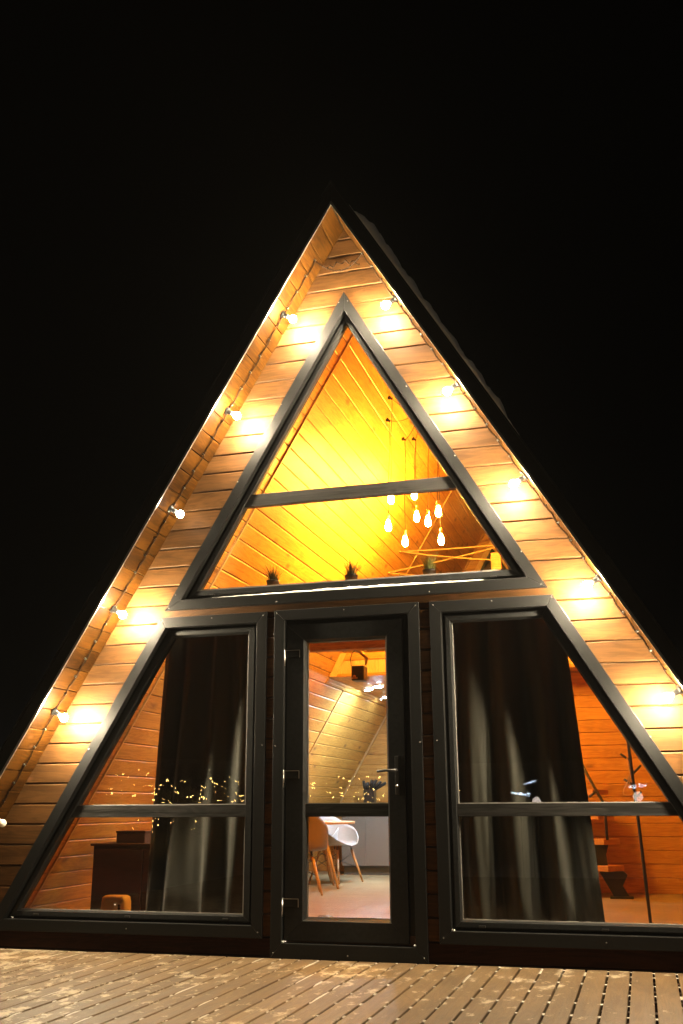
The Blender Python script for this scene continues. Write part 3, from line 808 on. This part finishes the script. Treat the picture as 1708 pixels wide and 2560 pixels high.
# ================================================================== potted grasses on the sill
def potted(x, label, seed, mat):
    rnd = random.Random(seed); t = empty('potted_grass', (x, .255, 2.40)); tag(t, label, 'potted plant', 'potted grasses on the upper window sill')
    p = MB().lathe([(.036, .0), (.048, .075), (.050, .08), (.046, .08), (.044, .07), (.001, .068)], (x, .255, 2.40), (0, 0, 1), 20).build('pot', M['black'], t, smooth=True)
    g = MB()
    for i in range(170):
        a = rnd.uniform(0, 2 * math.pi); r0 = rnd.uniform(0, .034); lean = rnd.uniform(.05, .62) * (.4 + r0 / .034 * .8); L_ = rnd.uniform(.07, .145); w = rnd.uniform(.0016, .0028)
        p0 = Vector((x + r0 * math.cos(a), .255 + r0 * math.sin(a), 2.468)); dr = Vector((math.cos(a), math.sin(a), 0)); sd = Vector((-dr.y, dr.x, 0)) * w
        vs = []
        for q in range(4):
            tt = q / 3; c_ = p0 + dr * (L_ * lean * tt * (0.6 + tt * .8)) + Vector((0, 0, L_ * tt * (1 - .35 * lean * tt))); ww = 1 - tt * .93
            vs += [tuple(c_ - sd * ww), tuple(c_ + sd * ww)]
        g.add(vs, [(0, 1, 3, 2), (2, 3, 5, 4), (4, 5, 7, 6)])
    o = g.build('grass_blades', mat, t); o['kind'] = 'stuff'
M['grass_lit'] = plain('lit_ornamental_grass', (0.14, 0.17, 0.04), rough=.7, noise=.4, nscale=50)  # same grass with the lamplight put into its colour
potted(-.612, 'dark tufted grass in a black pot, leftmost on the upper window sill', 1, M['grass'])
potted(-.030, 'dark tufted grass in a black pot, middle of the upper window sill', 2, M['grass'])
potted(.524, 'tufted grass, painted as lit, in a black pot below the pendant bulbs', 3, M['grass_lit'])
MB().prism([(-1.17, 2.33), (1.17, 2.33), (1.12, 2.399), (-1.12, 2.399)], .112, .36).build('inner_sill', M['pine_x'], cabin, bevel=.003)

# ================================================================== curtains
def curtain(label, xl, xr, seed, amp, nf, flare):
    rnd = random.Random(seed); nu, nv = 150, 44
    ph = [rnd.uniform(0, 6.28) for _ in range(4)]; zt, zb = 2.33, .062
    vs = []; x_o = (xl(1.2) + xr(1.2)) / 2
    for j in range(nv + 1):
        v = j / nv; z = zt + (zb - zt) * v
        for i in range(nu + 1):
            u = i / nu
            uu = u + .016 * math.sin(u * nf * 6.28 * .5 + ph[0]) + .02 * math.sin(v * 3 + u * 9)
            uu = max(0, min(1, uu)) if 0 < i < nu else u
            x = xl(z) + (xr(z) - xl(z)) * uu
            a = amp * (.55 + flare * v)
            fold = math.sin(u * nf * 2 * math.pi + ph[1] + .5 * math.sin(v * 2.6 + ph[2])) + .45 * math.sin(u * nf * 1.37 * 2 * math.pi + ph[3] + v * .9)
            fold += .22 * math.sin(u * 31 + v * 5 + ph[0]) * v + .12 * math.sin(u * 67 - v * 9) * v * v
            y = .42 + a * fold + (.10 * flare * v * v * math.sin(u * 4.0 + ph[3]))
            vs.append((x, y, z))
    fs = [(j * (nu + 1) + i, j * (nu + 1) + i + 1, (j + 1) * (nu + 1) + i + 1, (j + 1) * (nu + 1) + i) for j in range(nv) for i in range(nu)]
    t = empty('curtain', (x_o, .42, FLOOR_Z)); tag(t, label, 'curtain')
    f = MB().add(vs, fs).build('fabric', M['curtain'], t, smooth=True)
    sm = f.modifiers.new('solid', 'SOLIDIFY'); sm.thickness = .003
    MB().tube([(xl(zt) - .04, .42, zt + .02), (xr(zt) + .04, .42, zt + .02)], .012, 10).build('curtain_rail', M['black_metal'], t, smooth=True)
curtain('charcoal full-length curtain behind the left window', lambda z: -1.565 + .035 * (z - .24), lambda z: -.60, 11, .034, 4.6, .9)
curtain('charcoal full-length curtain fanning out behind the right window', lambda z: .585, lambda z: 1.522 - .072 * (z - .24), 23, .042, 3.7, 1.3)

# ================================================================== left room objects
cab = empty('low_cabinet', (-1.95, 1.35, FLOOR_Z)); tag(cab, 'dark brown low cabinet standing behind the left window', 'cabinet')
MB().box(-2.40, -1.50, 1.12, 1.55, FLOOR_Z, .640).build('carcass', M['darkwood'], cab, bevel=.004)
MB().box(-2.42, -1.48, 1.10, 1.57, .641, .660).build('cabinet_top', M['darkwood'], cab, bevel=.003)
MB().box(-2.38, -1.965, 1.104, 1.119, .09, .62).build('cabinet_door', M['darkwood'], cab, bevel=.003)
MB().box(-1.955, -1.52, 1.104, 1.119, .09, .62).build('cabinet_door', M['darkwood'], cab, bevel=.003)
bx = empty('storage_box', (-2.17, 1.33, .66)); tag(bx, 'small dark box lying on top of the brown low cabinet', 'box')
MB().box(-2.26, -2.01, 1.22, 1.44, .661, .735).build('box_body', M['darkwood'], bx, bevel=.003)
MB().box(-2.265, -2.005, 1.215, 1.445, .736, .752).build('lid', M['darkwood'], bx, bevel=.003)
hum = empty('humidifier', (-1.825, .62, FLOOR_Z)); tag(hum, 'squat rounded cream humidifier on the floor behind the left window', 'humidifier')
hb = MB(); vs = []
for hgt, ins in ((0, .006), (.01, 0), (.235, .008), (.268, .014), (.278, .03)):
    for k in range(40):
        a = 2 * math.pi * k / 40; ca, sa = math.cos(a), math.sin(a); e = .5
        vs.append((-1.848 + (.104 - ins) * abs(ca) ** e * (1 if ca > 0 else -1), .50 + (.08 - ins) * abs(sa) ** e * (1 if sa > 0 else -1), FLOOR_Z + hgt))
fs = [(i * 40 + k, i * 40 + (k + 1) % 40, (i + 1) * 40 + (k + 1) % 40, (i + 1) * 40 + k) for i in range(4) for k in range(40)] + [list(range(39, -1, -1)), [160 + k for k in range(40)]]
hb.add(vs, fs).build('body', M['cream'], hum, smooth=True, bevel=0)
for z in (.272, .254):
    MB().lathe([(.010, 0), (.010, .004), (.007, .005)], (-1.782, .424, z), (0, -1, 0), 14).build('button', M['darkwood'], hum, smooth=True)
MB().lathe([(.0022, 0), (.0022, .002)], (-1.815, .4235, .279), (0, -1, 0), 8).build('indicator_light', emit('indicator', (1, .9, .7), 4), hum)

# ================================================================== right room objects
cs = empty('coat_stand', (1.783, 1.37, FLOOR_Z)); tag(cs, 'thin black metal coat stand with branching pegs behind the right window', 'coat stand')
def cp(x, z): # measured at y = 1.37, carried to y = 2.306
    return Vector((x, 1.37, z))
MB().tube([(1.783, 1.37, FLOOR_Z), (1.759, 1.37, .77), (1.732, 1.37, 1.355), (1.715, 1.37, 1.72)], .0115, 10).build('pole', M['black_metal'], cs, smooth=True)
for a, b_ in (((1.727, 1.240), (1.671, 1.284)), ((1.748, 1.143), (1.807, 1.201)), ((1.749, 1.059), (1.682, 1.106)), ((1.762, .985), (1.795, 1.020))):
    MB().tube([cp(*a), cp(*b_)], [.009, .008], 8).build('peg', M['black_metal'], cs, smooth=True)
for a in (0.4, 2.3, 4.5):
    MB().tube([(1.783, 1.37, .085), (1.783 + .17 * math.cos(a), 1.37 + .17 * math.sin(a), FLOOR_Z + .01)], .010, 8).build('foot', M['black_metal'], cs, smooth=True)
hg = empty('cord_hanger', tuple(cp(1.727, 1.24))); tag(hg, 'amber cord loop hanging from the top peg of the coat stand', 'hanger')
P_ = [cp(1.715, 1.255), cp(1.722, 1.19), cp(1.728, 1.15), cp(1.715, 1.10), cp(1.68, 1.04), cp(1.668, 1.0), cp(1.70, .992), cp(1.745, 1.0), cp(1.722, 1.06), cp(1.712, 1.12)]
P_ = [p + Vector((0, -.03, 0)) for p in P_]
MB().tube(P_, .0038, 6).build('cord', M['amber_cord'], hg, smooth=True)

st = empty('staircase', (1.35, 4.45, FLOOR_Z)); tag(st, 'steep stair of pine treads on black steel brackets beside the coat stand', 'stairs')
def tread(zt, x1, y, rot):
    c_, s_ = math.cos(rot), math.sin(rot)
    def tr(px, py): return (x1 + px * c_ - py * s_, y + px * s_ + py * c_)
    q = [tr(0, 0), tr(-.62, 0), tr(-.62, .24), tr(.0, .24)]
    vs = [(a, b_, z) for z in (zt - .052, zt) for a, b_ in q]
    MB().add(vs, [(0, 1, 2, 3), (4, 7, 6, 5), (0, 4, 5, 1), (1, 5, 6, 2), (2, 6, 7, 3), (3, 7, 4, 0)]).build('tread', M['pine_x'], st, bevel=.003)
tread(.604, 1.400, 4.30, R(-38)); tread(.358, 1.425, 4.22, R(-38)); tread(.84, 1.36, 4.4, R(-38)); tread(1.08, 1.32, 4.52, R(-38))
MB().prism([(1.33, .305), (1.565, .305), (1.60, .27), (1.545, .17), (1.60, .075), (1.455, .075), (1.40, .18)], 4.36, 4.42).build('stringer', M['black_metal'], st, bevel=.003)
MB().prism([(1.25, .55), (1.44, .55), (1.41, .46), (1.42, .358), (1.25, .358)], 4.36, 4.42).build('stringer', M['black_metal'], st, bevel=.003)
MB().box(1.42, 1.64, 4.32, 4.46, FLOOR_Z, .075).build('foot_plate', M['black_metal'], st, bevel=.003)
MB().tube([(1.18, 4.4, 1.46), (1.29, 4.3, 1.218), (1.436, 4.2, .93), (1.44, 4.2, .60)], .014, 8).build('handrail', M['black_metal'], st, smooth=True)
MB().tube([(1.295, 4.28, 1.005), (1.355, 4.24, 1.052)], .012, 8).build('rail_bracket', M['black_metal'], st, smooth=True)

# ================================================================== kitchen
kit = empty('kitchen_cupboards', (-.9, 7.5, FLOOR_Z)); tag(kit, 'row of plain taupe kitchen cupboards along the back wall, seen through the door', 'kitchen cupboards')
MB().box(-2.118, .4, 7.222, 7.86, .175, .915).build('carcass', M['taupe'], kit)
MB().box(-2.10, .4, 7.26, 7.86, FLOOR_Z, .174).build('kickboard', M['dark_kick'], kit)
x = -2.115
for wd in (.331, .6, .6, .6, .38):
    MB().box(x + .0015, x + wd - .0015, 7.2, 7.22, .172, .905).build('cupboard_door', M['taupe'], kit, bevel=.0015); x += wd
MB().box(-2.15, .42, 7.18, 7.875, .9155, .945).build('worktop', M['darkwood'], kit, bevel=.002)
kb = empty('knife_block', (-1.80, 7.5, .945)); tag(kb, 'black knife block bristling with dark handles on the kitchen worktop', 'knife block')
MB().box(-1.868, -1.715, 7.43, 7.56, .946, 1.145).build('block', M['black'], kb, bevel=.004)
for i, (x, lean, hh) in enumerate(((-1.855, -.02, .12), (-1.82, -.0, .10), (-1.79, .02, .135), (-1.76, .05, .12), (-1.735, .10, .11), (-1.72, .15, .09), (-1.84, .02, .09), (-1.775, .08, .13))):
    yy = 7.47 + (i % 3) * .03
    MB().tube([(x, yy, 1.146), (x + lean * .5, yy, 1.146 + hh * .55), (x + lean, yy, 1.146 + hh)], [.016, .024, .020], 8).build('knife_handle', M['black'], kb, smooth=True)
for i, (x, y) in enumerate(((-1.97, 7.45), (-1.92, 7.40))):
    t = empty('drinking_glass', (x, y, .945)); tag(t, 'clear stemless glass on the worktop, %s the knife block' % ('farther left of' if i == 0 else 'just left of'), 'glass', 'drinking glasses on the worktop')
    MB().lathe([(.026, .001), (.030, .03), (.033, .11), (.031, .11), (.028, .03), (.024, .006)], (x, y, .945), (0, 0, 1), 16).build('bowl', M['glass'], t, smooth=True)

for i, (x, y, r, lb) in enumerate([(-1.195, 5.66, .05, 'brightest cool white downlight in the kitchen ceiling, nearest the door glass edge'), (-.35, 6.3, .05, 'unseen downlight added to brighten the kitchen, right of the door glass'), (-1.42, 6.00, .035, 'cool white downlight nearest the hanging black projector'), (-1.35, 5.90, .028, 'small cool white downlight between the two brighter ones nearest the loft rail'),  # second entry is an unseen lamp added to brighten the kitchen
                                   (-1.55, 7.15, .032, 'cool white downlight deepest in the kitchen beside the slope'), (-1.42, 6.92, .032, 'cool white downlight in the deeper pair, farther from the slope')]):
    t = empty('ceiling_downlight', (x, y, 2.341)); tag(t, lb, 'ceiling light', 'cool white downlights in the kitchen ceiling')
    MB().lathe([(r + .012, 0), (r + .014, -.006), (r, -.010), (r, -.004)], (x, y, 2.3405), (0, 0, 1), 24).build('rim', M['white_plastic'], t, smooth=True)
    MB().lathe([(r * .98, -.006), (r * .9, -.012), (.002, -.016)], (x, y, 2.3405), (0, 0, 1), 20).build('led_disc', M['spot'] if r > .04 else M['spot_small'], t, smooth=True)

# projector on a bracket behind the tie beam
pj = empty('projector', (-.42, 1.9, 2.1)); tag(pj, 'small black box projector hanging from a jointed bracket behind the beam above the door', 'projector')
MB().tube([(-.42, 1.60, 2.21), (-.42, 1.70, 2.20), (-.385, 1.80, 2.175)], .014, 10).build('bracket_arm', M['brass'], pj, smooth=True)
MB().tube([(-.385, 1.80, 2.175), (-.345, 1.87, 2.13), (-.36, 1.88, 2.08)], [.015, .013, .010], 10).build('bracket_arm', M['brass'], pj, smooth=True)
MB().box(-.47, -.40, 1.60, 1.66, 2.17, 2.26).build('bracket_base', M['darkwood'], pj, bevel=.004)
b = MB().box(-.475, -.365, 1.83, 1.97, 1.945, 2.072).build('body', M['black'], pj, bevel=.012, seg=3)
MB().lathe([(.016, 0), (.014, .006)], (-.447, 1.829, 1.975), (0, -1, 0), 16).build('lens', M['brass'], pj, smooth=True)
MB().box(-.468, -.418, 1.8265, 1.8295, 1.958, 1.972).build('front_label', M['amber_cord'], pj)
MB().tube([(-.40, 1.74, 2.195), (-.45, 1.78, 2.17), (-.478, 1.82, 2.12), (-.475, 1.84, 2.07), (-.45, 1.85, 2.055)], .004, 6).build('cable', M['black'], pj, smooth=True)

# dining table and chairs
tb = empty('dining_table', (-1.86, 5.16, FLOOR_Z)); tag(tb, 'round wooden table with splayed beech legs seen through the door', 'table')
MB().lathe([(.47, .0), (.475, .008), (.475, .022), (.465, .030)], (-1.86, 5.16, .735), (0, 0, 1), 48).build('tabletop', M['beech'], tb, bevel=0)
for a, (x, y) in enumerate(((-1.494, 4.90), (-1.70, 5.42), (-2.22, 5.42), (-2.2, 4.92))):
    tx, ty = -1.86 + (x + 1.86) * .42, 5.16 + (y - 5.16) * .42
    MB().tube([(x, y, FLOOR_Z + .002), (tx, ty, .66)], [.014, .021], 10).build('leg', M['beech'], tb, smooth=True)
    MB().tube([(tx, ty, .64), (tx + (-1.86 - tx) * .3, ty + (5.16 - ty) * .3, .736)], .008, 8).build('leg_bracket', M['black_metal'], tb, smooth=True)
    MB().tube([(tx, ty, .60), (-1.86, 5.16, .45)], .005, 6).build('brace', M['black_metal'], tb, smooth=True)
def shell(arm, back):
    """bucket seat of an armchair; front faces -y in its own space"""
    nu, nv = 40, 14; vs = []
    for j in range(nv + 1):
        v = j / nv
        for i in range(nu + 1):
            a = 2 * math.pi * i / nu - math.pi / 2          # -90 deg = front
            front = max(0.0, -math.sin(a)) ** 1.2; bk = max(0.0, math.sin(a)); side = abs(math.cos(a))
            rim_h = -.02 * front + back * bk ** 1.5 + arm * side ** 1.4 * (1 - bk * .3) * (1 - front * .6)
            rad_x, rad_y = .275 + .035 * side, .25 + .03 * bk
            rr_ = 1 - (1 - v) ** 1.6 if v < 1 else 1
            e = v ** 1.0
            hgt = rim_h * (max(0, (v - .32) / .68)) ** 1.5
            sp = min(1, v / .45) ** .7 * .93 + .07 * v
            vs.append((rad_x * sp * math.cos(a), rad_y * sp * math.sin(a) + .05 * bk * hgt / max(back, .01), .44 + hgt - .012 * (1 - v)))
    fs = [(j * (nu + 1) + i, j * (nu + 1) + i + 1, (j + 1) * (nu + 1) + i + 1, (j + 1) * (nu + 1) + i) for j in range(nv) for i in range(nu)]
    return vs, fs
def chair(x, y, rz, label, mat):
    t = empty('shell_chair', (x, y, FLOOR_Z), rz); t['_w'] = 0; tag(t, label, 'chair', 'shell chairs around the dining table')
    def lk(mb, nm, mt, bev=0):
        o = _link0(nm, mesh(mb.v, mb.f, True), mt, t); return o
    vs, fs = shell(.20, .38); o = lk(MB().add(vs, fs), 'seat_shell', mat); sm = o.modifiers.new('solid', 'SOLIDIFY'); sm.thickness = .009; sm.offset = 0
    for sx in (-1, 1):
        for sy in (-1, 1):
            lk(MB().tube([(sx * .235, sy * .225, 0.002), (sx * .14, sy * .13, .37)], [.011, .017], 10), 'leg', M['beech'])
            lk(MB().tube([(sx * .14, sy * .13, .36), (sx * .13, sy * .12, .432)], .007, 8), 'leg_mount', M['black_metal'])
        lk(MB().tube([(sx * .19, -.18, .17), (-sx * .15, .145, .34)], .004, 6), 'brace', M['black_metal'])
        lk(MB().tube([(sx * .19, .18, .17), (sx * .15, -.145, .34)], .004, 6), 'brace', M['black_metal'])
    del t['_w']
    return t
chair(-1.80, 5.86, R(68), 'white plastic armchair shell on wooden legs right of the table top', M['white_plastic'])
chair(-2.16, 6.12, R(10), 'white plastic armchair shell farther back, half hidden by the table', M['white_plastic'])
chair(-1.72, 4.20, R(200), 'ochre plastic chair on wooden legs nearest the glass door', M['ochre_plastic'])

# boots just inside the door
def boot(x, y, rz, label):
    t = empty('boot', (x, y, FLOOR_Z), rz); tag(t, label, 'boot', 'black boots inside the door')
    vs = []; n = 20
    for z, cx_, lx, ly in ((0, 0, .042, .125), (.02, 0, .045, .13), (.05, .0, .044, .12), (.085, .03, .042, .085), (.12, .055, .040, .06), (.165, .06, .040, .052), (.172, .06, .033, .045)):
        for k in range(n):
            a = 2 * math.pi * k / n; vs.append((lx * math.cos(a), cx_ + ly * math.sin(a), z + .001))
    fs = [(i * n + k, i * n + (k + 1) % n, (i + 1) * n + (k + 1) % n, (i + 1) * n + k) for i in range(6) for k in range(n)] + [list(range(n))[::-1], [6 * n + k for k in range(n)]]
    _link0('upper', mesh(vs, fs, True), M['black'], t)
    _link0('sole', mesh(*(lambda b_: (b_.v, b_.f))(MB().prism([(-.043, 0), (.043, 0), (.046, .016), (-.046, .016)], -.125, .125))), M['dark_kick'], t)
boot(-.345, .50, R(-20), 'black boot just inside the door, left one of the pair')
boot(-.235, .50, R(80), 'black boot just inside the door, lying right of the other')

# ================================================================== what the panes mirror: the valley behind the photographer
def town():
    rnd = random.Random(42); mb = MB()
    def h(r): return -14 + (r - 300) * .055
    def dot(az, el, sz):
        # find where the line of sight meets the far slope
        te = math.tan(R(el)); r = (14 + 16.5 + .93 - 8) / (.055 - te); a = R(az)
        c_ = Vector((1.79 + r * math.sin(a), -r * math.cos(a), .93 + r * te)); s_ = sz * r * .0014
        mb.add([c_ + Vector(v) * s_ for v in ((1, 0, 0), (-1, 0, 0), (0, 1, 0), (0, -1, 0), (0, 0, .8), (0, 0, -.8))],
               [(0, 2, 4), (2, 1, 4), (1, 3, 4), (3, 0, 4), (2, 0, 5), (1, 2, 5), (3, 1, 5), (0, 3, 5)])
    for (a0, a1, e0, e1, n) in ((-31, -26, .3, 2.0, 34), (-27, -21.3, .15, 1.6, 52), (-28, -24, -1.5, .1, 12), (-18.5, -13.2, .0, 1.6, 50), (-18, -13, -.9, .1, 8), (-12.5, -9.5, .2, 1.0, 8)):
        for _ in range(n):
            az = rnd.uniform(a0, a1); el = rnd.uniform(e0, e1) if rnd.random() < .85 else rnd.triangular(e0, e1, e0 + (e1 - e0) * .35)
            k = rnd.random()
            dot(az, el, (.26 + .5 * k * k))
            if rnd.random() < .35: dot(az + rnd.uniform(.08, .16), el + rnd.uniform(-.05, .05), .2 + .3 * rnd.random())
    # street-lamp rows
    for i in range(9): dot(-26.55 - i * .04, .95 - i * .28, .5)
    for i in range(8): dot(-24.0 - i * .05, 1.1 - i * .22, .45)
    o = mb.build('town_lights', emit('sodium_street_lights', (1.0, .60, .16), 100))
    tag(o, 'scattered warm lights of a town mirrored in the window panes', 'lights', kind='stuff')
town()
# icy glowing strands added behind the camera to make streaks in the panes
def pane_glows():
    def cluster(az0, el0, wa, we, n, seed, lb, streak):
        rnd = random.Random(seed); d = 14.0; mb = MB(); a0 = R(az0)
        c0 = Vector((1.79 + d * math.sin(a0), -d * math.cos(a0), 0))
        t = empty('added_streak', (c0.x, c0.y, -.42)); tag(t, lb, 'garden light')
        rt = Vector((math.cos(a0), math.sin(a0), 0))
        for _ in range(n):
            u = rnd.uniform(-1, 1); v = streak * u + rnd.gauss(0, .25)
            p = c0 + rt * (u * wa * d * .01745) + Vector((0, 0, .93 + d * math.tan(R(el0 + v * we))))
            l = rnd.uniform(.012, .05); w = rnd.uniform(.0012, .0035) * (1.3 - abs(u)); an = rnd.uniform(-.3, .9)
            q = p + rt * l * math.cos(an) + Vector((0, 0, l * math.sin(an)))
            mb.tube([p, p.lerp(q, .5) + Vector((0, 0, rnd.uniform(-.006, .006))), q], [w * .2, w, w * .2], 5)
        mb.build('glow_strands', M['twig'], t)
        MB().tube([(c0.x, c0.y, -.42), (c0.x, c0.y, .93 + d * math.tan(R(el0 - 1)))], .01, 6).build('stake', M['black_metal'], t)
    M['twig'] = emit('icy_glow', (.62, .80, 1.0), 42.0)
    cluster(-9.3, .85, .75, .22, 95, 1, 'added icy white glow streaks mirrored low in the right window pane', -.5)
    cluster(-8.45, 1.72, .5, .18, 36, 2, 'short added icy white glow streak mirrored above the lower ones', .9)
    cluster(-.25, 1.35, .75, .25, 60, 3, 'added icy white glow streaks mirrored across the coat stand', .3)
    d = 11.0  # unseen glowing globes added for soft spots in the panes
    for az, el, r, lb in ((-8.7, .30, .075, 'added glowing globe mirrored beside the curtain folds'), (-.25, .62, .085, 'added glowing globe mirrored across the coat stand pole')):
        a = R(az); c_ = Vector((1.79 + d * math.sin(a), -d * math.cos(a), .93 + d * math.tan(R(el))))
        t = empty('added_globe', (c_.x, c_.y, -.42)); tag(t, lb, 'added_glow')
        MB().lathe([(r * .3, -r), (r * .8, -r * .5), (r, 0), (r * .7, r * .6), (r * .15, r)], c_, (.25, 0, 1), 20).build('globe', emit('globe_glow', (1, .86, .74), 7.0), t, smooth=True)
        MB().tube([(c_.x, c_.y, -.42), (c_.x, c_.y, c_.z - r)], .012, 8).build('pole', M['black_metal'], t)
        MB().box(c_.x - r * .9, c_.x + r * .7, c_.y - .02, c_.y + .02, c_.z - r * 1.9, c_.z - r * 1.45).build('plate', emit('plate_glow', (1, .9, .8), 1.2), t)
pane_glows()
# thin overhead wire running off to the right
wr = MB().tube([Vector((3.2, 9.0, 5.4)).lerp(Vector((12.0, 7.5, 7.2)), i / 20) + Vector((0, 0, -.25 * math.sin(math.pi * i / 20))) for i in range(21)], .008, 6).build('overhead_wire', M['screw'], None, smooth=True)
tag(wr, 'thin overhead wire crossing the dark sky right of the cabin roof', 'wire')

# thin haze volume added to give the bulbs a glow
if True:
    hm = bpy.data.materials.new('bloom_haze'); hm.use_nodes = True; hn = hm.node_tree; hn.nodes.remove(hn.nodes['Principled BSDF'])
    pv = hn.nodes.new('ShaderNodeVolumePrincipled'); pv.inputs['Density'].default_value = .0005; pv.inputs['Color'].default_value = (.93, .94, .96, 1); pv.inputs['Anisotropy'].default_value = 0.0
    hn.links.new(pv.outputs[0], hn.nodes['Material Output'].inputs['Volume'])
    hz = MB().box(-2300, 2300, -2300, 2300, -40, 140).build('haze', hm, None); tag(hz, kind='stuff')
